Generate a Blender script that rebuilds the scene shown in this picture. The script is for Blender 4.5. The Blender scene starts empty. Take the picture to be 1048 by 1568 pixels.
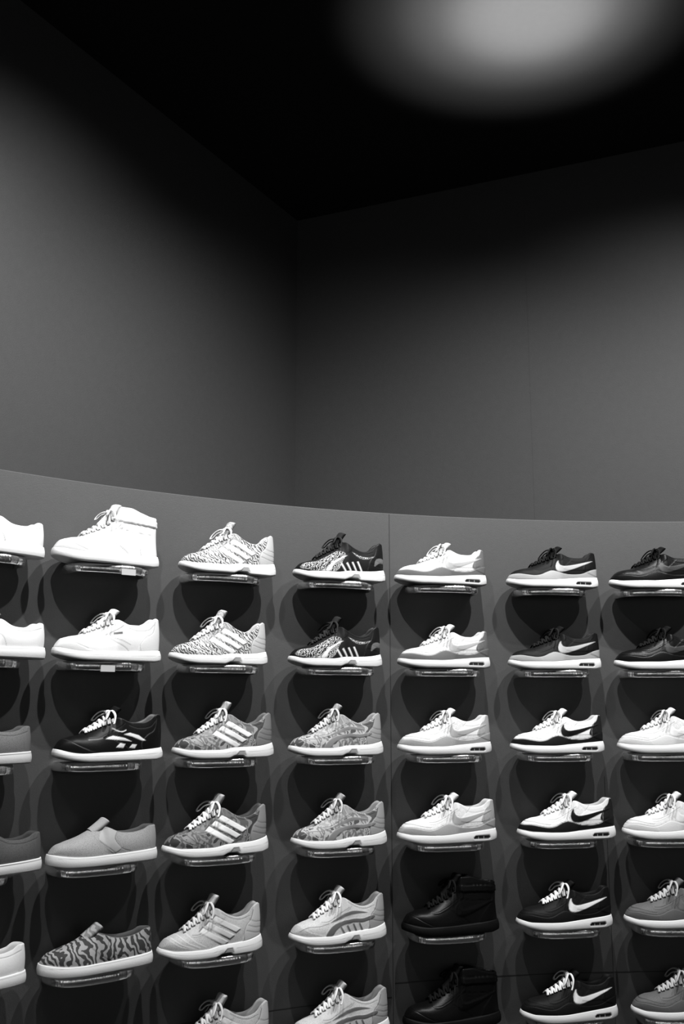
import bpy, math, numpy as np
from mathutils import Vector
from mathutils.bvhtree import BVHTree
scene=bpy.context.scene
scene.view_settings.view_transform='Standard'
for lk in ('Medium High Contrast','Standard - Medium High Contrast'):
    try:
        scene.view_settings.look=lk; break
    except Exception: pass
COL=scene.collection
EYE=1.6
# ------------------------------------------------------------------ materials
def mat_basic(name,v,rough=.6,metal=0,noise=None,bump=None,spec=None,stretch=None,bdist=.002):
    m=bpy.data.materials.new(name); m.use_nodes=True
    nt=m.node_tree; b=nt.nodes['Principled BSDF']
    b.inputs['Base Color'].default_value=(v,v,v,1); b.inputs['Roughness'].default_value=rough
    b.inputs['Metallic'].default_value=metal
    if spec is not None: b.inputs['Specular IOR Level'].default_value=spec
    tc=nt.nodes.new('ShaderNodeTexCoord')
    if noise:
        n=nt.nodes.new('ShaderNodeTexNoise'); n.inputs['Scale'].default_value=noise[0]; n.inputs['Detail'].default_value=6
        nt.links.new(tc.outputs['Object'],n.inputs['Vector'])
        mr=nt.nodes.new('ShaderNodeMapRange'); mr.inputs['To Min'].default_value=v*(1-noise[1]); mr.inputs['To Max'].default_value=v*(1+noise[1])
        nt.links.new(n.outputs['Fac'],mr.inputs['Value']); nt.links.new(mr.outputs['Result'],b.inputs['Base Color'])
    if bump:
        n=nt.nodes.new('ShaderNodeTexNoise'); n.inputs['Scale'].default_value=bump[0]; n.inputs['Detail'].default_value=3
        if stretch:
            mp=nt.nodes.new('ShaderNodeMapping'); mp.inputs['Scale'].default_value=stretch
            nt.links.new(tc.outputs['Object'],mp.inputs['Vector']); nt.links.new(mp.outputs['Vector'],n.inputs['Vector'])
        else: nt.links.new(tc.outputs['Object'],n.inputs['Vector'])
        bp=nt.nodes.new('ShaderNodeBump'); bp.inputs['Strength'].default_value=bump[1]; bp.inputs['Distance'].default_value=bdist
        nt.links.new(n.outputs['Fac'],bp.inputs['Height']); nt.links.new(bp.outputs['Normal'],b.inputs['Normal'])
    return m
def mat_emit(name,v,s):
    m=bpy.data.materials.new(name); m.use_nodes=True
    b=m.node_tree.nodes['Principled BSDF']; b.inputs['Base Color'].default_value=(v,v,v,1)
    b.inputs['Emission Color'].default_value=(1,1,1,1); b.inputs['Emission Strength'].default_value=s
    return m
def mat_shoe(kind,lo=.3):
    m=bpy.data.materials.new('shoe_'+kind); m.use_nodes=True
    nt=m.node_tree; L=nt.links; b=nt.nodes['Principled BSDF']
    b.inputs['Specular IOR Level'].default_value=.18
    at=nt.nodes.new('ShaderNodeAttribute'); at.attribute_name='shade'
    sp=nt.nodes.new('ShaderNodeSeparateColor'); L.new(at.outputs['Color'],sp.inputs['Color'])
    tc=nt.nodes.new('ShaderNodeTexCoord')
    out=None
    if kind=='camo':
        n=nt.nodes.new('ShaderNodeTexNoise'); n.inputs['Scale'].default_value=26; n.inputs['Detail'].default_value=2; n.inputs['Distortion'].default_value=.8
        L.new(tc.outputs['Object'],n.inputs['Vector'])
        r=nt.nodes.new('ShaderNodeValToRGB'); r.color_ramp.interpolation='CONSTANT'
        e=r.color_ramp.elements; e[0].position=0; e[0].color=(.25,.25,.25,1); e[1].position=.42; e[1].color=(1,1,1,1)
        x=e.new(.5); x.color=(.5,.5,.5,1); x=e.new(.58); x.color=(1.0,1.0,1.0,1); x=e.new(.66); x.color=(.35,.35,.35,1)
        L.new(n.outputs['Fac'],r.inputs['Fac']); out=r.outputs['Color']
    elif kind in('leaf','hatch','print'):
        w=nt.nodes.new('ShaderNodeTexWave'); 
        mp=nt.nodes.new('ShaderNodeMapping'); L.new(tc.outputs['Object'],mp.inputs['Vector'])
        mp.inputs['Rotation'].default_value=(0,math.radians({'hatch':40,'leaf':25,'print':-35}[kind]),math.radians(15))
        L.new(mp.outputs['Vector'],w.inputs['Vector'])
        sc,di,de,ds={'leaf':(20,14,2,1.2),'hatch':(42,9,2,1.8),'print':(44,13,3,2.2)}[kind]
        w.inputs['Scale'].default_value=sc; w.inputs['Distortion'].default_value=di; w.inputs['Detail'].default_value=de; w.inputs['Detail Scale'].default_value=ds
        if kind=='print': lo=.03
        if kind=='hatch': lo=.26
        r=nt.nodes.new('ShaderNodeValToRGB'); r.color_ramp.interpolation='LINEAR'
        e=r.color_ramp.elements; e[0].position=.42; e[0].color=(lo*.6,)*3+(1,); e[1].position=.55; e[1].color=(1,1,1,1)
        L.new(w.outputs['Fac'],r.inputs['Fac']); out=r.outputs['Color']
    else:
        v=nt.nodes.new('ShaderNodeTexVoronoi'); v.inputs['Scale'].default_value=420
        L.new(tc.outputs['Object'],v.inputs['Vector'])
        r=nt.nodes.new('ShaderNodeValToRGB'); e=r.color_ramp.elements; e[0].position=.1; e[0].color=(.55,.55,.55,1); e[1].position=.45; e[1].color=(1,1,1,1)
        L.new(v.outputs['Distance'],r.inputs['Fac']); out=r.outputs['Color']
    mx=nt.nodes.new('ShaderNodeMix'); mx.data_type='RGBA'; mx.inputs[6].default_value=(1,1,1,1)
    L.new(sp.outputs['Green'],mx.inputs[0]); L.new(out,mx.inputs[7])
    mu=nt.nodes.new('ShaderNodeVectorMath'); mu.operation='MULTIPLY'
    cb=nt.nodes.new('ShaderNodeCombineXYZ')
    for i in range(3): L.new(sp.outputs['Red'],cb.inputs[i])
    L.new(mx.outputs[2],mu.inputs[0]); L.new(cb.outputs[0],mu.inputs[1])
    L.new(mu.outputs[0],b.inputs['Base Color'])
    L.new(sp.outputs['Blue'],b.inputs['Roughness'])
    n=nt.nodes.new('ShaderNodeTexNoise'); n.inputs['Scale'].default_value=260; n.inputs['Detail'].default_value=3
    L.new(tc.outputs['Object'],n.inputs['Vector'])
    bp=nt.nodes.new('ShaderNodeBump'); bp.inputs['Strength'].default_value=.3; bp.inputs['Distance'].default_value=.001
    L.new(n.outputs['Fac'],bp.inputs['Height']); L.new(bp.outputs['Normal'],b.inputs['Normal'])
    return m
SM={k:mat_shoe(k) for k in('mesh','camo','leaf','hatch','print')}
M_disp=mat_basic('display_wall_paint',.090,.5,noise=(60,.05),bump=(350,.25),spec=.3)
M_wall=mat_basic('upper_wall_paint',.064,.75,noise=(40,.06),bump=(300,.3),spec=.2)
M_ceil=mat_basic('ceiling_paint',.018,.95,noise=(50,.05),spec=.02)
M_floor=mat_basic('floor_concrete',.035,.5,noise=(6,.2))
M_seam=mat_basic('seam_dark',.03,.7,noise=(30,.1))
M_steel=mat_basic('polished_steel',.97,.27,1,bump=(60,.9),stretch=(1,1,.04),bdist=.003)
M_glow=mat_emit('window_daylight',.8,2.2)  # glow of the added windows, reflected in the steel bands
M_frame=mat_basic('window_frame_paint',.1,.5,noise=(30,.1))
M_tag=mat_basic('price_tag_card',.5,.5,noise=(30,.05))

def mesh_obj(name,verts,faces,mat,smooth=False,link=True):
    me=bpy.data.meshes.new(name); me.from_pydata([tuple(v) for v in verts],[],faces)
    me.materials.append(mat); me.update()
    if smooth: me.polygons.foreach_set('use_smooth',[True]*len(me.polygons))
    o=bpy.data.objects.new(name,me)
    if link: COL.objects.link(o)
    return o
# ------------------------------------------------------------------ room
CX,CY,RW=1.15,.62,3.12
P0=np.array([-.22,4.8]); A=np.array([-.474,-.881]); B=np.array([.916,-.401])
P1=P0+9*A; P2=P0+7*B; P3=P0+9*A+7*B
ZC=EYE+2.383
def wall(name,p,q,z0,z1,mat,t=.1):
    cen=(P0+P3)/2; d=(q-p)/np.linalg.norm(q-p); n=np.array([-d[1],d[0]])
    if np.dot(cen-p,n)>0: n=-n
    a,b,c,e=p,q,q+n*t+d*t*0,p+n*t
    v=[(*a,z0),(*b,z0),(*c,z0),(*e,z0),(*a,z1),(*b,z1),(*c,z1),(*e,z1)]
    f=[(0,1,5,4),(1,2,6,5),(2,3,7,6),(3,0,4,7),(0,3,2,1),(4,5,6,7)]
    return mesh_obj(name,v,f,mat)
wall('wall_left',P0,P1,0,ZC,M_wall); wall('wall_right',P0,P2,0,ZC,M_wall)
wall('wall_back',P1,P3,0,ZC,M_wall); wall('wall_far_right',P2,P3,0,ZC,M_wall)
def slab(name,z0,z1,mat):
    v=[(*p,z) for z in(z0,z1) for p in(P0,P1,P3,P2)]
    f=[(0,1,2,3),(7,6,5,4),(0,4,5,1),(1,5,6,2),(2,6,7,3),(3,7,4,0)]
    mesh_obj(name,v,f,mat)
slab('floor',-.1,0,M_floor); slab('ceiling',ZC,ZC+.1,M_ceil)
# unseen glowing windows, added behind the camera for shelf glints and soft fill
def window(i,p,d,s0,s1,z0,z1):
    d=np.array(d)/np.linalg.norm(d); cen=(P0+P3)/2; n=np.array([-d[1],d[0]])
    if np.dot(cen-p,n)<0: n=-n
    def bx(V,F,a,b,za,zb,t):
        k=len(V); q=[p+d*a,p+d*b,p+d*b+n*t,p+d*a+n*t]
        V+= [(*x,za) for x in q]+[(*x,zb) for x in q]
        F+= [tuple(k+j for j in f) for f in[(0,1,5,4),(1,2,6,5),(2,3,7,6),(3,0,4,7),(0,3,2,1),(4,5,6,7)]]
    V=[];F=[]; bx(V,F,s0,s1,z0,z1,.02); nf=len(F)
    for a,b,za,zb in[(s0-.06,s0,z0-.06,z1+.06),(s1,s1+.06,z0-.06,z1+.06),(s0,s1,z0-.06,z0),(s0,s1,z1,z1+.06),((s0+s1)/2-.02,(s0+s1)/2+.02,z0,z1)]:
        bx(V,F,a,b,za,zb,.06)
    o=mesh_obj('window_%d'%i,V,F,M_glow); o.data.materials.append(M_frame)
    for k,pl in enumerate(o.data.polygons): pl.material_index=0 if k<nf else 1
window(1,P1,B,1.2,2.0,.9,2.9); window(2,P1,B,3.2,4.0,.9,2.9); window(3,P1,B,5.2,6.0,.9,2.9)
window(4,P2,A,2.0,2.6,1.1,2.7); window(5,P2,A,4.6,5.2,1.1,2.7); window(6,P2,A,7.0,7.6,1.1,2.7)
# curved display wall with cap back to the room walls
ZT=EYE+.68
def cyl(th,R,z): return (CX-R*math.sin(th),CY+R*math.cos(th),z)
def ray_to_room(th):
    d=np.array([-math.sin(th),math.cos(th)]); c=np.array([CX,CY]); best=9
    for p,e in((P0,A),(P0,B)):
        M=np.array([[d[0],-e[0]],[d[1],-e[1]]]); s=np.linalg.solve(M,p-c)
        if s[0]>0 and s[1]>0: best=min(best,s[0])
    return best
ths=[math.radians(a) for a in np.linspace(66,-40,213)]
V=[];F=[]
for th in ths:
    rb=max(ray_to_room(th)-.004,RW+.02)
    V+=[cyl(th,RW,0.001),cyl(th,RW,ZT-.002),cyl(th,RW+.002,ZT),cyl(th,rb,ZT),cyl(th,rb,0.001)]
n=len(ths)
for i in range(n-1):
    for k in range(5):
        a=i*5+k; b=i*5+(k+1)%5; F.append((a,b,b+5,a+5))
F+= [tuple(range(5))[::-1],tuple((n-1)*5+k for k in range(5))]
dw=mesh_obj('display_wall',V,F,M_disp)
for p in dw.data.polygons: p.use_smooth=False
def strip(name,th0,th1,z0,z1,R,mat,nseg):
    V=[];F=[]
    for i in range(nseg+1):
        th=th0+(th1-th0)*i/nseg
        V+=[cyl(th,R,z0),cyl(th,R,z1),cyl(th,RW+.001,z1),cyl(th,RW+.001,z0)]
    for i in range(nseg):
        for k in range(4):
            a=i*4+k;b=i*4+(k+1)%4;F.append((a,b,b+4,a+4))
    F+=[(3,2,1,0),tuple(nseg*4+k for k in range(4))]
    mesh_obj(name,V,F,mat)
r=math.radians
strip('trim_1',r(18.40),r(18.44),.002,ZT-.003,RW-.0008,M_seam,1)
strip('trim_2',r(4.4),r(4.43),.002,ZT-.9,RW-.0008,M_seam,1)
strip('trim_3',r(18.3),r(-39),.742,.745,RW-.0008,M_seam,60)
strip('trim_4',r(65),r(18.5),.702,.704,RW-.0008,M_seam,60)
# faint vertical joint on the right upper wall
q=P0+B*1.13; nn=np.array([-.401,-.916]); V=[]
for z in(ZT+.01,ZC-.01):
    V+=[(*(q+nn*.001),z),(*(q+B*.003+nn*.001),z),(*(q+B*.003),z),(*q,z)]
mesh_obj('trim_5',V,[(0,1,5,4),(1,2,6,5),(3,0,4,7),(4,5,6,7)],M_wall)
# ------------------------------------------------------------------ shoe generator
Aa=.15
def prof(pts,x):
    p=np.array(pts,float); X=p[:,0];Y=p[:,1]; m=np.gradient(Y,X)
    for i in range(1,len(X)-1):
        if (Y[i]-Y[i-1])*(Y[i+1]-Y[i])<=0: m[i]=0
    x=np.clip(x,X[0],X[-1]); i=np.clip(np.searchsorted(X,x)-1,0,len(X)-2)
    h=X[i+1]-X[i]; t=(x-X[i])/h
    return (2*t**3-3*t**2+1)*Y[i]+(t**3-2*t**2+t)*h*m[i]+(-2*t**3+3*t**2)*Y[i+1]+(t**3-t**2)*h*m[i+1]
def sstep(a,b,x):
    t=np.clip((x-a)/(b-a),0,1); return t*t*(3-2*t)
def crom(P,closed,sub=6):
    P=np.array(P,float); n=len(P); out=[]
    for i in range(n if closed else n-1):
        g=lambda k:P[k%n] if closed else P[min(max(k,0),n-1)]
        p0,p1,p2,p3=g(i-1),g(i),g(i+1),g(i+2)
        for s in range(sub):
            t=s/sub; out.append(.5*((2*p1)+(-p0+p2)*t+(2*p0-5*p1+4*p2-p3)*t*t+(-p0+3*p1-3*p2+p3)*t**3))
    if not closed: out.append(P[-1])
    return np.array(out)
def sd_seg(P,V,closed):
    d=np.full(len(P),9.); ins=np.zeros(len(P),bool); n=len(V)
    for i in range(n if closed else n-1):
        a=V[i]; b=V[(i+1)%n]; e=b-a; w=P-a; t=np.clip((w@e)/max(e@e,1e-12),0,1)
        d=np.minimum(d,np.linalg.norm(w-t[:,None]*e,axis=1))
        if closed:
            c=(a[1]>P[:,1])!=(b[1]>P[:,1])
            with np.errstate(divide='ignore',invalid='ignore'):
                xx=(b[0]-a[0])*(P[:,1]-a[1])/(b[1]-a[1])+a[0]
            ins^= c&(P[:,0]<xx)
    return np.where(ins,-d,d) if closed else d
# layer: dict(p=pts (u, z mm), k='poly'|'sharp'|'line', s=shade, r=raise mm, g=pattern, q=rough, w=line halfwidth mm)
def apply_layers(layers,U,Z,col):
    P=np.stack([U*.3,Z],1); rs=np.zeros(len(U))
    for l in layers:
        pts=np.array(l['p'],float)*np.array([.3,.001])
        k=l.get('k','poly')
        if k=='line': sd=sd_seg(P,crom(pts,False),False)-l.get('w',.7)*.001
        elif k=='sharp': sd=sd_seg(P,pts,True)
        else: sd=sd_seg(P,crom(pts,True),True)
        m=np.clip(.5-sd/.0014,0,1)
        if l.get('s') is not None: col[:,0]=col[:,0]*(1-m)+l['s']*m
        if l.get('g') is not None: col[:,1]=col[:,1]*(1-m)+l['g']*m
        if l.get('q') is not None: col[:,2]=col[:,2]*(1-m)+l['q']*m
        rs=rs+m*l.get('r',0)*.001
    return rs
def tube(V,F,C,path,w,t,shade,rough=.8,ns=8):
    path=crom(path,False,5); k0=len(V); n=len(path)
    for i in range(n):
        T=path[min(i+1,n-1)]-path[max(i-1,0)]; T/=np.linalg.norm(T)+1e-9
        up=np.array([-.45,0,.9]); s=np.cross(T,up)
        if np.linalg.norm(s)<.2: s=np.cross(T,[1,0,0])
        s/=np.linalg.norm(s); u2=np.cross(s,T)
        for j in range(ns):
            a=2*math.pi*j/ns
            V.append(path[i]+s*w*math.cos(a)+u2*t*math.sin(a)); C.append((shade,0,rough))
    for i in range(n-1):
        for j in range(ns):
            a=k0+i*ns+j;b=k0+i*ns+(j+1)%ns
            F.append((a,b,b+ns,a+ns))
    F.append(tuple(k0+j for j in range(ns))[::-1]); F.append(tuple(k0+(n-1)*ns+j for j in range(ns)))
WID=[(0,.042),(.12,.051),(.3,.0545),(.5,.047),(.7,.041),(.88,.040),(1,.037)]
def build_shoe(name,d):
    # perimeter resampled by arc length
    ph=np.linspace(0,2*np.pi,4001); c=np.cos(ph); s=np.sin(ph)
    x=-Aa*np.sign(c)*np.abs(c)**.92; u=(x+Aa)/(2*Aa); y=-prof(WID,u)*np.sign(s)*np.abs(s)**.66
    L=np.concatenate([[0],np.cumsum(np.hypot(np.diff(x),np.diff(y)))]); N=340
    l=np.linspace(0,L[-1],N,endpoint=False); x0=np.interp(l,L,x); y0=np.interp(l,L,y)
    y0=y0-.0024*np.sin((x0+Aa)/.3*np.pi)
    tx=np.roll(x0,-1)-np.roll(x0,1); ty=np.roll(y0,-1)-np.roll(y0,1); q=np.hypot(tx,ty)
    nx,ny=-ty/q,tx/q
    if np.mean(nx*x0)<0: nx,ny=-nx,-ny
    u0=(x0+Aa)/(2*Aa)
    zb=np.maximum(prof(d['zb'],u0),0); zt=prof(d['zt'],u0)
    rings=[]; cols=[]
    def ring(X,Y,Z,sh,g=0,rough=.6):
        rings.append(np.stack([X,Y,Z],1)); cc=np.zeros((N,3)); cc[:,0]=sh; cc[:,1]=g; cc[:,2]=rough; cols.append(cc)
    fl=d.get('flare',.004)
    ring(x0*.5,y0*.1,zb+.003,d['outs']); ring(x0-nx*.012,y0-ny*.012,zb+.001,d['outs'])
    nS=14
    for k in range(nS+1):
        t=k/nS; o=fl*(1-t)*(.4+.6*u0)+.0015+.0025*math.sin(math.pi*t)-(.004 if k==0 else 0)
        z=zb+(zt-zb)*t
        cc=np.zeros((N,3)); cc[:,0]=d['sole']; cc[:,2]=.55
        rs=apply_layers(d.get('sl',[]),u0,z,cc)
        ou=np.clip(.5-(z-zb-d.get('outh',.004))/.001,0,1); cc[:,0]=cc[:,0]*(1-ou)+d['outs']*ou
        o=o+rs
        rings.append(np.stack([x0+nx*o,y0+ny*o,z],1)); cols.append(cc)
    # upper
    ins=.002
    xb=x0-nx*ins; yb=y0-ny*ins; xc=np.clip(xb,-Aa+.050,Aa-.040)
    ring(xb,yb,zt-.0005,d['base'])
    J,K=44,20; T=d['T'];Cc=d['C']; uo=d['open']
    ow=sstep(uo-.03,uo+.03,u0); e=.62+.6*sstep(.08,.45,u0)
    hb=prof(d.get('bulge',[(0,.1),(1,.1)]),u0)
    hl=1-.72*sstep(.86,1.0,u0)
    for j in range(1,J+K+1):
        al=j/(J+K)*np.pi/2
        g=1-np.cos(al)**e; h=np.sin(al)**(e*.95)
        xd=xb+(xc-xb)*g; yd=yb*(1-g); ud=(xd+Aa)/(2*Aa)
        zd=zt+(prof(T,ud)-zt)*h
        C_=prof(Cc,u0)
        if j<=J:
            t=j/J; g2=.30*t**1.8*hl-hb*np.sin(np.pi*t); zo=zt+(C_-zt)*t
        else:
            t=(j-J)/K
            gb=np.interp(t,[0,.12,.3,.5,.8,1],[0,.06,.18,.26,.35,1]) 
            g2=(.30*hl+gb*(1-.30*hl) if t>.5 else .30*hl+gb)
            top=np.interp(t,[0,.12,.3,.5],[0,.003,-.003,-.02]); zi=C_+top
            zlow=zt+.012
            zo=zi if t<=.5 else (C_-.02)+(zlow-(C_-.02))*min(1,(t-.5)/.3)
        xo=xb+(xc-xb)*g2; yo=yb*(1-g2)
        X=xd*(1-ow)+xo*ow; Y=yd*(1-ow)+yo*ow; Z=zd*(1-ow)+zo*ow
        U=(X+Aa)/(2*Aa)
        cc=np.zeros((N,3)); cc[:,0]=d['base']; cc[:,1]=d.get('pat',0); cc[:,2]=d.get('rough',.6)
        rs=apply_layers(d['layers'],U,Z,cc)
        if j>J:
            m=ow*min(1,(j-J)/3); cc[:,0]=cc[:,0]*(1-m)+d.get('lining',.3)*m; cc[:,1]*=(1-m); rs=rs*(1-m)
        sa=math.sin(al)**2
        X=X+nx*rs*(1-sa*(1-ow)); Y=Y+ny*rs*(1-sa*(1-ow)); Z=Z+rs*sa*(1-ow)
        rings.append(np.stack([X,Y,Z],1)); cols.append(cc)
    V=np.concatenate(rings); C=np.concatenate(cols); R=len(rings)
    i=np.arange(N); F=[]
    for r_ in range(R-1):
        a=r_*N+i; b=r_*N+(i+1)%N
        F+=np.stack([a,b,b+N,a+N],1).tolist()
    F.append(list(range(N))[::-1])
    bvh=BVHTree.FromPolygons([tuple(v) for v in V],F)
    V=list(V); C=[tuple(c_) for c_ in C]
    def top(u_,y_):
        hit=bvh.ray_cast(Vector((u_*.3-Aa,y_,.4)),Vector((0,0,-1)))
        z=hit[0].z if hit[0] else 0
        return max(z,float(prof(T,np.array([u_]))[0])-.55*abs(y_)-.004)
    # tongue
    tg=d.get('tongue')
    if tg:
        pts=crom([(a_*.3-Aa,z_*.001) for a_,z_ in tg['p']],False,5); n=len(pts); M=11; k0=len(V); th=tg.get('t',.006)
        for side in(0,1):
            for ii in range(n):
                tt=ii/(n-1); w=(tg['w0']+(tg['w1']-tg['w0'])*tt)*(1-.35*max(0,(tt-.85)/.15)**2)
                tan=pts[min(ii+1,n-1)]-pts[max(ii-1,0)]; tan/=np.linalg.norm(tan); nrm=np.array([-tan[1],tan[0]])
                for jj in range(M):
                    v=jj/(M-1)*2-1; arch=-.010*v*v
                    off=arch+(th*math.sqrt(max(0,1-v**4))*(1-.7*max(0,(tt-.85)/.15)) if side else 0)
                    p=pts[ii]+nrm*off
                    V.append(np.array([p[0],v*w,p[1]])); C.append((tg['s'],tg.get('g',0),.75))
        for ii in range(n-1):
            for jj in range(M-1):
                a=k0+ii*M+jj; F.append([a,a+M,a+M+1,a+1]); b=a+n*M; F.append([b,b+1,b+M+1,b+M])
            a=k0+ii*M;b=a+n*M; F.append([a,b,b+M,a+M]); a+=M-1;b+=M-1; F.append([a,a+M,b+M,b])
        for jj in range(M-1):
            a=k0+(n-1)*M+jj; b=a+n*M; F.append([a,b,b+1,a+1])
    lc=d.get('lace')
    if lc:
        us=np.linspace(lc['u0'],lc['u1'],lc['n']); du=us[1]-us[0]; w0,w1=lc.get('w0',.020),lc.get('w1',.026); sh=lc['s']
        for k,uu in enumerate(us):
            w=w0+(w1-w0)*k/(len(us)-1)
            for sg in(-1,1):
                path=[]
                for v in np.linspace(-1,1,9):
                    uv=uu+(v*sg*.5)*du*.9; yy=v*w
                    path.append((uv*.3-Aa,yy,top(uv,yy)+.0025+.0045*(1-v*v)+(.0015 if sg>0 else 0)))
                tube(V,F,C,path,.0042,.0024,sh)
        uk=us[-1]-.005; K0=np.array([uk*.3-Aa,0,top(uk,0)+.011]); sc=lc.get('bow',1)
        if sc>0:
            tube(V,F,C,[K0+np.array(p) for p in[(-.003,-.008,-.001),(0,0,.003),(.003,.008,-.001)]],.007,.006,sh)
            for sg in(-1,1):
                lp=[(0,0,0),(-.004,.018,.008),(-.014,.036,.004),(-.026,.049,-.010),(-.034,.052,-.024),(-.030,.043,-.026),(-.016,.028,-.008),(0,0,0)]
                tube(V,F,C,[K0+np.array((p[0]*sc,sg*p[1]*(.5+.5*sc),p[2]*sc)) for p in lp],.0038,.002,sh)
                ep=[(0,0,.001),(.006,.020,.006),(.006,.040,-.006),(-.002,.049,-.024),(-.008,.053,-.040*sc)]
                tube(V,F,C,[K0+np.array((p[0]*sc,sg*p[1],p[2])) for p in ep],.0034,.0018,sh)
    V=np.array(V)
    me=bpy.data.meshes.new(name); me.from_pydata(V.tolist(),[],F); me.update()
    at=me.color_attributes.new('shade','FLOAT_COLOR','POINT')
    cc=np.ones((len(V),4),np.float32); cc[:,:3]=np.array(C); at.data.foreach_set('color',cc.ravel())
    me.polygons.foreach_set('use_smooth',[True]*len(me.polygons))
    me.materials.append(SM[d.get('mat','mesh')]); me.validate(); me.update()
    return me
# ------------------------------------------------------------------ designs
ZB_R=[(0,.014),(.1,.006),(.28,0),(.9,0),(1,.005)]
def eyestay(s,r=.8,lo=0,q=None):  # band beside the throat
    return dict(p=[(.25,66+lo),(.27,58+lo),(.33,58+lo),(.42,68+lo),(.50,82+lo),(.56,92+lo),(.60,104+lo),(.56,135),(.42,125),(.30,98)],s=s,r=r,g=0)
def AM(base,guard,sw,sole,outs,lace,heel=None,toe=None,pat=1,lining=.3,tong=None,q=.6,window=.02,line=None,eye=None):
    heel=guard if heel is None else heel; eye=base if eye is None else eye
    ln=base*.4 if line is None else line
    L=[]
    L.append(dict(p=[(-.1,20),(-.1,58),(.05,60),(.13,57),(.20,49),(.27,47),(.3,20)],s=base if toe is None else toe,r=.4,g=0.6))
    L.append(eyestay(eye,1.0,-3))
    L.append(dict(p=[(.60,60),(.66,84),(.72,101),(.80,106),(.87,92),(.90,62)],s=base,r=.7,g=0,))
    L.append(dict(p=[(.84,55),(.85,80),(.89,98),(.93,125),(1.1,130),(1.1,40)],s=heel,r=1.0,g=0))
    L.append(dict(p=[(.66,92),(.72,86),(.80,86),(.88,92),(.93,108),(.92,135),(.6,135),(.60,108)],s=tong if tong is not None else base,r=.6,g=0))
    L.append(dict(p=[(-.1,10),(-.1,42),(.02,44),(.10,45),(.18,41),(.26,38),(.33,41),(.40,50),(.46,55),(.52,52),(.60,45),(.70,43),(.80,46),(.87,54),(.95,62),(1.1,66),(1.1,10)],s=guard,r=1.3,g=0))
    for p in([(.27,60),(.34,61),(.43,71),(.51,84),(.57,96)],[(.0,52),(.10,55),(.20,49),(.28,46)],[(.66,84),(.72,101)],[(.85,56),(.86,80),(.90,98)]):
        L.append(dict(k='line',p=p,s=ln,r=-.8,w=.7))
    L.append(dict(k='line',p=[(-.05,44),(.02,45),(.10,46),(.18,42),(.26,39),(.33,42),(.40,51),(.46,56),(.52,53),(.60,46),(.70,44),(.80,47),(.87,55),(.95,63),(1.05,67)],s=min(guard,base)*.5,r=-.8,w=.5))
    L.append(dict(p=[(.945,90),(.80,72),(.68,59),(.585,52),(.525,54),(.505,64),(.515,78),(.545,90),(.548,80),(.565,73),(.61,71),(.72,76),(.84,84)],s=sw,r=1.0,g=0,q=.4))
    return dict(zb=ZB_R,zt=[(0,.031),(.12,.024),(.4,.024),(.6,.028),(.8,.033),(1,.037)],flare=.002,outs=outs,sole=sole,outh=.005,
      T=[(0,.036),(.04,.051),(.12,.061),(.22,.067),(.32,.080),(.42,.099),(.52,.117),(.6,.124)],
      C=[(0,.1),(.5,.117),(.58,.111),(.68,.099),(.78,.097),(.88,.105),(.95,.117),(1,.116)],open=.56,base=base,pat=pat,layers=L,rough=q,lining=lining,
      tongue=dict(p=[(.42,96),(.49,115),(.55,130),(.58,140)],w0=.018,w1=.029,s=tong if tong is not None else base,g=.3),
      lace=dict(u0=.28,u1=.50,n=6,s=lace,bow=.8),mat='mesh',bulge=[(0,.1),(.5,.06),(1,.04)],
      sl=[dict(k='sharp',p=[(.72,13),(.73,9.5),(.89,9.5),(.91,13),(.90,20),(.74,19)],s=window,r=-2,q=.2),
          dict(k='sharp',p=[(.77,11),(.775,11),(.775,18),(.77,18)],s=sole*.6),dict(k='sharp',p=[(.83,11),(.835,11),(.835,18),(.83,18)],s=sole*.6)])
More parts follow.
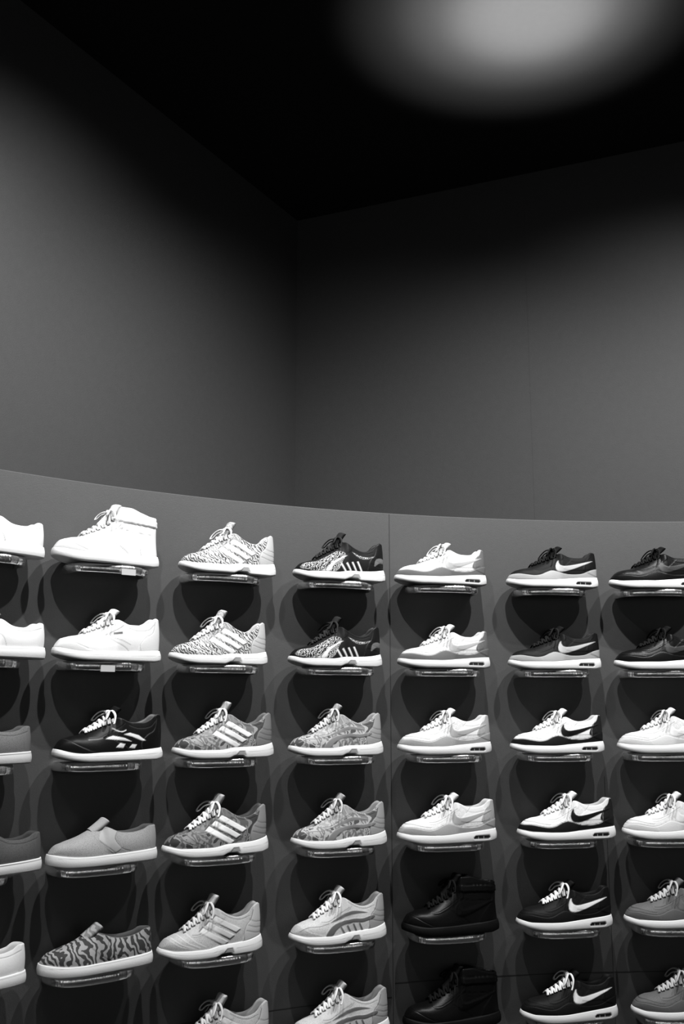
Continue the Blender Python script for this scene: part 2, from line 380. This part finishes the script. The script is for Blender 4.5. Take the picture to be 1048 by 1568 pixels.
def ZX(base,pat,mat,stripe,sole,heel,lace,eye=None,nstr=3,style='flux',lining=.3,tong=None,under=None,tip=156):
    L=[]; eye=base if eye is None else eye
    L.append(dict(p=[(-.1,10),(-.1,54),(.04,56),(.10,46),(.16,36),(.24,30),(.3,20)],s=base*.85,r=.8,g=pat))
    L.append(eyestay(eye,1.0,0)); L[-1]['g']=.5*pat
    L.append(dict(p=[(.80,20),(.79,50),(.82,72),(.87,86),(.90,112),(.92,140),(1.1,140),(1.1,10)],s=heel,r=1.6,g=0,q=.45))
    for p in([(.86,86),(.92,79),(1.02,77)],[(.84,72),(.92,64),(1.02,62)],[(.82,58),(.92,50),(1.02,48)]):
        L.append(dict(k='line',p=p,s=heel*.45,r=-.8,w=.8))
    L.append(dict(k='line',p=[(.80,28),(.79,50),(.82,72),(.87,86),(.90,110)],s=heel*.35,r=-.6,w=.8))
    L.append(dict(k='line',p=[(.27,62),(.34,63),(.43,75),(.51,88),(.57,98)],s=base*.35,r=-.6,w=.7))
    L.append(dict(k='line',p=[(.56,112),(.66,96),(.76,89),(.86,96)],s=base*.4,r=-.8,w=.7))
    if style=='flux':
        for k in range(3):
            a=.335+.067*k; z=70+13.5*k
            q_=[(a,z-3),(a+.042,z+7),(a+.285,z-33+k*1),(a+.235,z-41+k*1)]
            c_=np.mean(np.array(q_),0); q2=[(c_[0]+(p[0]-c_[0])*1.04,c_[1]+(p[1]-c_[1])*1.18) for p in q_]
            L.append(dict(k='sharp',p=q2,s=base*.35,r=.2,g=0))
            L.append(dict(k='sharp',p=q_,s=stripe,r=1.5,g=0,q=.4))
        for k in range(3):
            a=.10+.06*k
            L.append(dict(k='line',p=[(a,55+6*k),(a+.07,40+3*k),(a+.17,30)],s=stripe if lining>.2 else base*.5,r=.6,w=1.1,g=0))
    elif style=='tor':
        L.append(dict(p=[(.30,26),(.36,48),(.46,60),(.60,66),(.72,64),(.84,70),(.84,62),(.72,54),(.60,56),(.48,49),(.41,38),(.37,26)],s=stripe,r=1.2,g=0,q=.4))
        L.append(dict(p=[(.36,60),(.46,74),(.56,86),(.66,86),(.78,78),(.66,78),(.56,76),(.46,66)],s=stripe,r=.8,g=0,q=.4))
        for k in range(4):
            a=.49+.07*k
            L.append(dict(k='sharp',p=[(a,28),(a-.035,46+3*min(k,2)),(a-.018,48+3*min(k,2)),(a+.025,28)],s=stripe,r=1.0,g=0))
        L.append(dict(k='line',p=[(.06,40),(.14,50),(.24,52),(.34,58)],s=base*.45,r=.5,w=.9,g=0))
    else:  # dark shoe with printed forefoot and slim bright strokes
        L.append(dict(p=[(.04,34),(.08,50),(.20,57),(.32,74),(.44,92),(.52,84),(.48,60),(.40,28),(.2,26)],s=.40,r=.4,g=1))
        L.append(dict(p=[(.28,28),(.34,50),(.44,68),(.54,80),(.44,62),(.37,46),(.33,28)],s=stripe,r=.8,g=0))
        for k in range(4):
            a=.50+.065*k
            L.append(dict(k='sharp',p=[(a,28),(a-.05,52+3*k),(a-.03,54+3*k),(a+.022,28)],s=stripe,r=.8,g=0))
        L.append(dict(p=[(.60,92),(.68,82),(.78,78),(.86,82),(.78,72),(.68,74)],s=stripe*.7,r=.6,g=1))
        L.append(dict(p=[(.86,50),(.88,72),(.95,78),(1.02,70),(1.02,60),(.93,62)],s=stripe*.25,r=.6,g=0))
    return dict(zb=[(0,.016),(.1,.006),(.26,0),(.5,.001),(.56,.007),(.64,.007),(.69,0),(.9,0),(1,.006)],zt=[(0,.032),(.12,.024),(.4,.024),(.55,.030),(.7,.031),(.85,.034),(1,.042)],
      flare=.005,outs=under if under is not None else sole*.75,sole=sole,outh=.004,
      T=[(0,.036),(.04,.049),(.12,.058),(.2,.065),(.3,.084),(.4,.108),(.5,.130),(.6,.142)],
      C=[(0,.1),(.46,.128),(.54,.120),(.64,.103),(.74,.094),(.84,.101),(.92,.119),(.97,.126),(1,.122)],open=.53,base=base,pat=pat,layers=L,lining=lining,
      tongue=dict(p=[(.38,102),(.45,126),(.495,147),(.52,tip+5)],w0=.018,w1=.029,s=tong if tong is not None else base,g=pat*.4),
      lace=dict(u0=.24,u1=.46,n=6,s=lace,bow=.75),mat=mat,bulge=[(0,.08),(.6,.04),(.9,.03),(1,.03)],
      sl=[dict(k='line',p=[(.02,24),(.2,15),(.45,15),(.56,18)],s=sole*.6,w=.6),dict(k='sharp',p=[(.555,6),(.60,20),(.66,20),(.675,6)],s=sole*.5,r=-1.5),
          dict(k='line',p=[(.70,18),(.85,20),(1,26)],s=sole*.6,w=.6)])
def CL(base,det,sole,lace,logo,outs=None,lining=.5):
    ln=base*.5 if base>.1 else .05
    L=[dict(p=[(-.1,10),(-.1,56),(.04,60),(.10,52),(.17,40),(.24,30),(.3,20)],s=base,r=1.2),eyestay(base,1.2,-2),
       dict(p=[(.78,20),(.76,46),(.82,66),(.90,80),(.93,120),(1.1,130),(1.1,10)],s=base,r=1.2),
       dict(k='line',p=[(.0,60),(.06,59),(.11,51),(.18,40),(.25,31)],s=ln,r=-.8,w=.6),
       dict(k='line',p=[(.26,60),(.34,60),(.43,70),(.52,82),(.60,97)],s=ln,r=-.8,w=.7),
       dict(k='line',p=[(.42,66),(.52,50),(.60,38),(.64,28)],s=ln,r=-.8,w=.8),
       dict(k='line',p=[(.77,30),(.76,46),(.82,66),(.90,80),(.93,110)],s=ln,r=-.8,w=.7),
       dict(k='line',p=[(.64,92),(.74,84),(.86,88),(.92,104)],s=ln,r=-.9,w=.7)]
    if logo:
        L+=[dict(k='sharp',p=[(.40,58),(.47,66),(.58,60),(.66,50),(.55,54)],s=logo,r=.8),
            dict(k='sharp',p=[(.57,69),(.66,63),(.76,52),(.80,52),(.73,66),(.64,73)],s=logo,r=.8),
            dict(k='sharp',p=[(.50,36),(.54,47),(.59,44),(.57,34)],s=logo,r=.8),dict(k='sharp',p=[(.63,34),(.66,43),(.71,42),(.69,32)],s=logo,r=.8),
            dict(k='line',p=[(.48,84),(.55,76),(.60,80)],s=logo,w=1.2,r=.6),dict(k='line',p=[(.25,56),(.32,56),(.38,60)],s=logo*.5,w=.7,r=.3)]
    else:
        L+=[dict(k='sharp',p=[(.50,71),(.50,77),(.58,80),(.58,74)],s=.12,r=.5),dict(k='line',p=[(.50,62),(.58,56),(.66,46)],s=ln,w=.8,r=.4)]
    return dict(zb=ZB_R,zt=[(0,.034),(.1,.025),(.4,.024),(.7,.027),(1,.033)],flare=.004,outs=outs if outs is not None else sole*.7,sole=sole,outh=.005,
      T=[(0,.038),(.04,.054),(.12,.063),(.22,.069),(.32,.082),(.42,.102),(.5,.116),(.6,.125)],
      C=[(0,.1),(.48,.116),(.58,.107),(.68,.097),(.78,.097),(.88,.107),(.96,.119),(1,.117)],open=.54,base=base,pat=0,layers=L,rough=.45,lining=lining,
      tongue=dict(p=[(.40,100),(.47,118),(.52,133),(.545,142)],w0=.018,w1=.029,s=base),
      lace=dict(u0=.27,u1=.48,n=6,s=lace,bow=.7),mat='mesh',bulge=[(0,.1),(.5,.06),(1,.04)],
      sl=[dict(k='line',p=[(.0,24),(.1,16),(.5,15),(1,18)],s=sole*.6,w=.6)])
def HI(base,sole,lace,q=.4,ln=None,sw=None):
    ln=base*.5 if ln is None else ln
    L=[dict(p=[(-.1,10),(-.1,56),(.04,60),(.10,52),(.17,40),(.24,30),(.3,20)],s=base,r=1.2),eyestay(base,1.2,4),
       dict(p=[(.80,20),(.78,46),(.84,66),(.92,88),(.97,120),(1.1,130),(1.1,10)],s=base,r=1.2),
       dict(k='line',p=[(.0,60),(.06,59),(.11,51),(.18,40),(.25,31)],s=ln,r=-.9,w=.7),
       dict(k='line',p=[(.26,64),(.34,66),(.43,78),(.52,94),(.58,112)],s=ln,r=-.9,w=.7),
       dict(k='line',p=[(.44,72),(.54,54),(.62,40),(.66,28)],s=ln,r=-.9,w=.8),
       dict(k='line',p=[(.79,30),(.78,46),(.84,66),(.92,86)],s=ln,r=-.9,w=.7)]
    L+=[dict(k='sharp',p=[(.45,122),(.45,140),(.75,137),(1.1,132),(1.1,114),(.75,118)],s=base,r=3.0),
        dict(k='line',p=[(.5,121),(.75,117),(1.0,113)],s=ln,r=-1,w=.8),dict(k='line',p=[(.5,141),(.75,138),(1.0,133)],s=ln,r=-1,w=.8),
        dict(k='line',p=[(.56,100),(.72,94),(.9,92)],s=ln,r=-1,w=.7)]
    if sw is not None:
        L.append(dict(p=[(.945,90),(.80,72),(.68,59),(.585,52),(.525,54),(.505,64),(.515,78),(.545,90),(.548,80),(.565,73),(.61,71),(.72,76),(.84,84)],s=sw,r=1.3,q=.3))
    return dict(zb=ZB_R,zt=[(0,.036),(.1,.028),(.4,.026),(.7,.028),(1,.034)],flare=.003,outs=sole*.8,sole=sole,outh=.005,
      T=[(0,.040),(.04,.056),(.12,.065),(.22,.071),(.32,.086),(.42,.108),(.5,.132),(.56,.150),(.62,.16)],
      C=[(0,.14),(.5,.150),(.58,.160),(.68,.160),(.8,.150),(.9,.143),(1,.141)],open=.56,base=base,pat=0,layers=L,rough=q,lining=base*.7,
      tongue=dict(p=[(.42,108),(.50,136),(.55,157),(.57,171)],w0=.018,w1=.029,s=base,t=.009),
      lace=dict(u0=.27,u1=.50,n=6,s=lace,bow=.55),mat='mesh',bulge=[(0,.1),(.5,.0),(1,-.1)],
      sl=[dict(k='line',p=[(.0,26),(.1,18),(.5,17),(1,20)],s=sole*.7,w=.5)])
def CV(base,pat,mat,sole,slip,lace=None,lining=.15,ln=None,stripe=.3):
    ln=base*.5 if ln is None else ln
    L=[dict(p=[(.93,20),(.93,90),(1.1,90),(1.1,10)],s=base,r=.8,g=0)]
    if slip:
        L+=[dict(p=[(.52,30),(.44,52),(.40,66),(.44,84),(.52,94),(.58,84),(.54,66),(.56,52),(.60,40)],s=base*1.25,r=1.0,g=0),
            dict(k='line',p=[(.40,62),(.46,48),(.55,28)],s=ln,r=-.8,w=.7),dict(k='line',p=[(.58,82),(.545,66),(.60,42),(.70,30)],s=ln,r=-.8,w=.6)]
        T=[(0,.036),(.04,.050),(.14,.060),(.26,.072),(.38,.090),(.46,.100),(.55,.104)]
        C=[(0,.09),(.42,.098),(.50,.090),(.60,.078),(.72,.074),(.84,.079),(.94,.088),(1,.088)]; op=.47
        tg=dict(p=[(.36,84),(.43,98),(.475,108),(.50,114)],w0=.022,w1=.028,s=base*1.1,g=pat*.5)
    else:
        L+=[dict(k='line',p=[(.26,62),(.36,60),(.46,66),(.52,60),(.56,46),(.58,28)],s=ln,r=-.8,w=.7),
            dict(k='line',p=[(.58,84),(.68,72),(.82,71),(.94,80)],s=ln,r=-.8,w=.7)]
        T=[(0,.036),(.04,.050),(.14,.060),(.26,.070),(.38,.088),(.48,.100),(.55,.106)]
        C=[(0,.09),(.48,.100),(.56,.094),(.66,.080),(.76,.077),(.86,.082),(.95,.092),(1,.091)]; op=.53
        tg=dict(p=[(.40,92),(.47,103),(.51,112),(.535,118)],w0=.018,w1=.026,s=base)
    return dict(zb=[(0,.006),(.1,.001),(.2,0),(1,0)],zt=[(0,.034),(.1,.029),(.5,.027),(1,.031)],flare=.001,outs=sole*.7,sole=sole,outh=.003,
      T=T,C=C,open=op,base=base,pat=pat,layers=L,rough=.75,lining=lining,tongue=tg,bulge=[(0,.1),(.5,.06),(1,.04)],
      lace=None if slip else dict(u0=.29,u1=.48,n=4,s=lace,bow=0),mat=mat,
      sl=[dict(k='line',p=[(.0,27),(.1,24),(.5,23),(1,26)],s=stripe,w=.6)])
D={}
D['white_slip']=CV(.68,0,'mesh',.72,False,.68,.5,stripe=.5,ln=.35)
D['grey_canvas']=CV(.16,1,'mesh',.6,False,.2,.08,stripe=.1)
D['dark_canvas']=CV(.10,1,'mesh',.65,False,.12,.05,stripe=.05)
D['grey_slip']=CV(.30,1,'mesh',.68,True,lining=.08,stripe=.5)
D['leaf_slip']=CV(.30,1,'leaf',.75,True,lining=.08,stripe=.5); 
for l in D['leaf_slip']['layers']:
    if l.get('s',0) and 'w' not in l: l['s']=.29; l['g']=1
D['hi_white']=HI(.64,.68,.68)
D['cl_white']=CL(.66,.6,.70,.72,None)
D['hi_black']=HI(.006,.007,.006,q=.4,ln=.002,sw=.005)
D['cl_black']=CL(.009,.05,.70,.72,.68,outs=.5,lining=.1)
D['zx_knit']=ZX(.52,1,'hatch',.76,.70,.46,.72,lining=.4,eye=.45)
D['zx_camo']=ZX(.30,1,'camo',.72,.66,.20,.72,lining=.12,tong=.45)
D['zx_camodark']=ZX(.22,1,'camo',.76,.70,.26,.74,lining=.08,tong=.4)
D['zx_light']=ZX(.46,1,'mesh',.58,.70,.50,.55,lining=.3,tong=.5)
D['tor_dark']=ZX(.012,0,'print',.60,.66,.014,.03,style='dark',lining=.02,tong=.03,under=.4,tip=152)
D['tor_leaf']=ZX(.42,1,'camo',.22,.66,.34,.55,style='tor',lining=.25,tong=.4,tip=150)
D['tor_light']=ZX(.56,1,'mesh',.14,.72,.36,.72,style='tor',lining=.25,tong=.5,tip=150)
D['am_whitegrey']=AM(.60,.14,.36,.68,.3,.72,heel=.14,tong=.55,lining=.4,window=.03)
D['am_darkgrey']=AM(.010,.36,.40,.72,.5,.012,heel=.010,tong=.008,lining=.012,eye=.008)
D['am_black']=AM(.008,.009,.05,.68,.5,.009,tong=.007,lining=.01,q=.38,heel=.009)
D['am_whitelight']=AM(.68,.33,.34,.70,.6,.74,heel=.36,tong=.64,lining=.45,window=.02)
D['am_whiteblack']=AM(.74,.012,.010,.74,.5,.76,heel=.02,tong=.66,lining=.4,window=.02)
D['am_white']=AM(.66,.60,.66,.72,.6,.70,heel=.56,tong=.64,lining=.45,window=.4)
D['am_blackwhite']=AM(.012,.010,.76,.74,.5,.72,heel=.010,tong=.01,lining=.012,window=.02)
D['am_mid']=AM(.14,.12,.15,.76,.6,.45,heel=.11,tong=.14,lining=.08,window=.4)
ONAME=dict(white_slip='white_low_top_sneaker',grey_canvas='grey_canvas_sneaker',dark_canvas='dark_canvas_sneaker',grey_slip='grey_slip_on_shoe',leaf_slip='leaf_print_slip_on_shoe',
 hi_white='white_high_top_sneaker',hi_black='black_high_top_sneaker',cl_white='white_leather_sneaker',cl_black='black_leather_sneaker',zx_knit='striped_knit_running_shoe',
 zx_camo='camouflage_running_shoe',zx_camodark='camouflage_running_shoe',zx_light='light_grey_running_shoe',tor_dark='black_running_shoe',tor_leaf='patterned_running_shoe',
 tor_light='two_tone_running_shoe',am_whitegrey='white_grey_sneaker',am_darkgrey='dark_grey_sneaker',am_black='black_sneaker',am_whitelight='white_light_grey_sneaker',
 am_whiteblack='white_black_sneaker',am_white='white_mesh_sneaker',am_blackwhite='black_white_sneaker',am_mid='mid_grey_sneaker')
ME={k:build_shoe(ONAME[k]+'_mesh',v) for k,v in D.items()}
# ------------------------------------------------------------------ shelf mesh
def shelf_mesh():
    n=64; xs=np.linspace(-1,1,n+1); hw=.125; out=[]
    for t in xs:
        a=t*math.pi/2; xx=hw*math.copysign(abs(math.sin(a))**.8,math.sin(a)); yy=.069-.122*abs(math.cos(a))**.45 if abs(t)<1 else .069
        out.append((xx,yy))
    V=[];F=[]; m=len(out); H=.026
    prof_=[]
    for k in range(11):
        a=math.radians(60-12*k); prof_.append((.009*(1-math.cos(a)),-H/2+H/2*math.sin(a)/math.sin(math.radians(60))))
    prof_+=[(.012,-H),(.012,-.008)]
    for (x,y) in out:
        for (o,z) in prof_:
            f=1-o/.12; V.append((x*f,.069+(y-.069)*f,z))
    k=len(prof_)
    for i in range(m-1):
        for j in range(k-1):
            a=i*k+j; F.append((a,a+1,a+1+k,a+k))
    F.append(tuple(i*k for i in range(m))); F.append(tuple(i*k+k-1 for i in range(m))[::-1])
    me=bpy.data.meshes.new('shoe_shelf_mesh'); me.from_pydata(V,[],F); me.materials.append(M_steel); me.update()
    me.polygons.foreach_set('use_smooth',[len(p.vertices)==4 for p in me.polygons]); me.update()
    return me
SH=shelf_mesh()
RS=3.05
ROWZ=[EYE+.422,EYE+.142,EYE-.138,EYE-.418,EYE-.698,EYE-.978,EYE-1.258]
THC=[51.4,44.1,37.0,29.85,22.27,15.17,7.77,.88,-6.4]
SCL=[1.06,1.06,1.075,1.05,1.045,1.065,1.06,1.08,1.08]
G=[['white_slip','white_slip','hi_white','zx_knit','tor_dark','am_whitegrey','am_darkgrey','am_black','am_black'],
   ['white_slip','white_slip','cl_white','zx_knit','tor_dark','am_whitegrey','am_darkgrey','am_black','am_black'],
   ['grey_canvas','grey_canvas','cl_black','zx_camo','tor_leaf','am_whitelight','am_whiteblack','am_white','am_white'],
   ['dark_canvas','dark_canvas','grey_slip','zx_camodark','tor_leaf','am_whitelight','am_whiteblack','am_white','am_white'],
   ['white_slip','white_slip','leaf_slip','zx_light','tor_light','hi_black','am_blackwhite','am_mid','am_mid'],
   ['grey_slip',None,'leaf_slip','zx_light','tor_light','hi_black','am_blackwhite','am_mid','am_mid']]
OFF=[[0,.01,-.012,.008,-.004,-.015,-.002,.005,0],
     [0,.03,.004,-.016,-.018,-.008,-.004,.01,0],
     [0,.005,.02,.006,-.015,-.011,-.006,.008,0],
     [0,.05,.016,-.012,-.004,-.008,.015,.01,0],
     [0,.02,.01,-.023,-.008,-.002,-.004,.002,0],
     [0,0,.01,.01,0,-.002,0,.01,0]]
def place(name,me,th,R,z,dx,rz=0,sc=1):
    o=bpy.data.objects.new(name,me); COL.objects.link(o)
    t=th-dx/R
    o.location=cyl(t,R,z); o.rotation_euler=(0,0,t+rz); o.scale=(sc,)*3
    return o
import random
random.seed(3)
for i in range(6):
    for j in range(9):
        k=G[i][j]; th=math.radians(THC[j])
        place('shoe_shelf',SH,th,RS,ROWZ[i],0 if j!=2 else .004)
        s_=SCL[j]*(1.04 if (i==3 and j in(3,5,6)) else 1)
        if k: place(ONAME[k],ME[k],th,RS-.001,ROWZ[i]+.0008,OFF[i][j],random.uniform(-.03,.03),s_)
# price tags clipped to two shelves
for (row,dx) in((0,.035),(1,-.018)):
    w_,t_,h_=.022,.0015,.009
    V=[];
    for z in(-h_,h_):
        V+=[(-w_,-t_,z),(w_,-t_,z),(w_,t_,z),(-w_,t_,z)]
    me=bpy.data.meshes.new('price_tag_mesh'); me.from_pydata(V,[],[(0,1,5,4),(1,2,6,5),(2,3,7,6),(3,0,4,7),(0,3,2,1),(4,5,6,7)]); me.materials.append(M_tag)
    place('price_tag',me,math.radians(THC[2]),RS-.0565,ROWZ[row]-.021,dx)
# ------------------------------------------------------------------ lights
def spot(name,loc,target,e,size,blend,rad):
    l=bpy.data.lights.new(name,'SPOT'); l.energy=e; l.spot_size=math.radians(size); l.spot_blend=blend; l.shadow_soft_size=rad
    o=bpy.data.objects.new(name,l); COL.objects.link(o); o.location=loc
    o.rotation_euler=(Vector(target)-Vector(loc)).to_track_quat('-Z','Y').to_euler()
for i,(a,e) in enumerate([(76,85),(57,135),(38,155),(18,160),(-2,160),(-22,155)]):
    a=math.radians(a)
    spot('ceiling_spotlight_%d'%(i+1),cyl(a,2.08,EYE+2.1),cyl(a,RW,EYE+.72),e,112,1.0,.02)
spot('floor_uplight_wide',(.6,2.85,.15),(.62,3.24,ZC),2200,20.5,1.0,.05)
spot('floor_uplight_medium',(.63,2.85,.15),(.64,3.22,ZC),3600,15,1.0,.05)
spot('floor_uplight_narrow',(.66,2.85,.15),(.65,3.24,ZC),4800,10,1.0,.05)
w=bpy.data.worlds.new('World'); scene.world=w; w.use_nodes=True
w.node_tree.nodes['Background'].inputs['Color'].default_value=(0,0,0,1)
# ------------------------------------------------------------------ camera
cam=bpy.data.cameras.new('Camera'); cam.sensor_fit='VERTICAL'; cam.sensor_height=36; cam.sensor_width=24; cam.lens=36*1600/1568; cam.clip_start=.05
co=bpy.data.objects.new('Camera',cam); COL.objects.link(co); co.location=(0,0,EYE); co.rotation_euler=(math.radians(90+10.83),0,0)
scene.camera=co
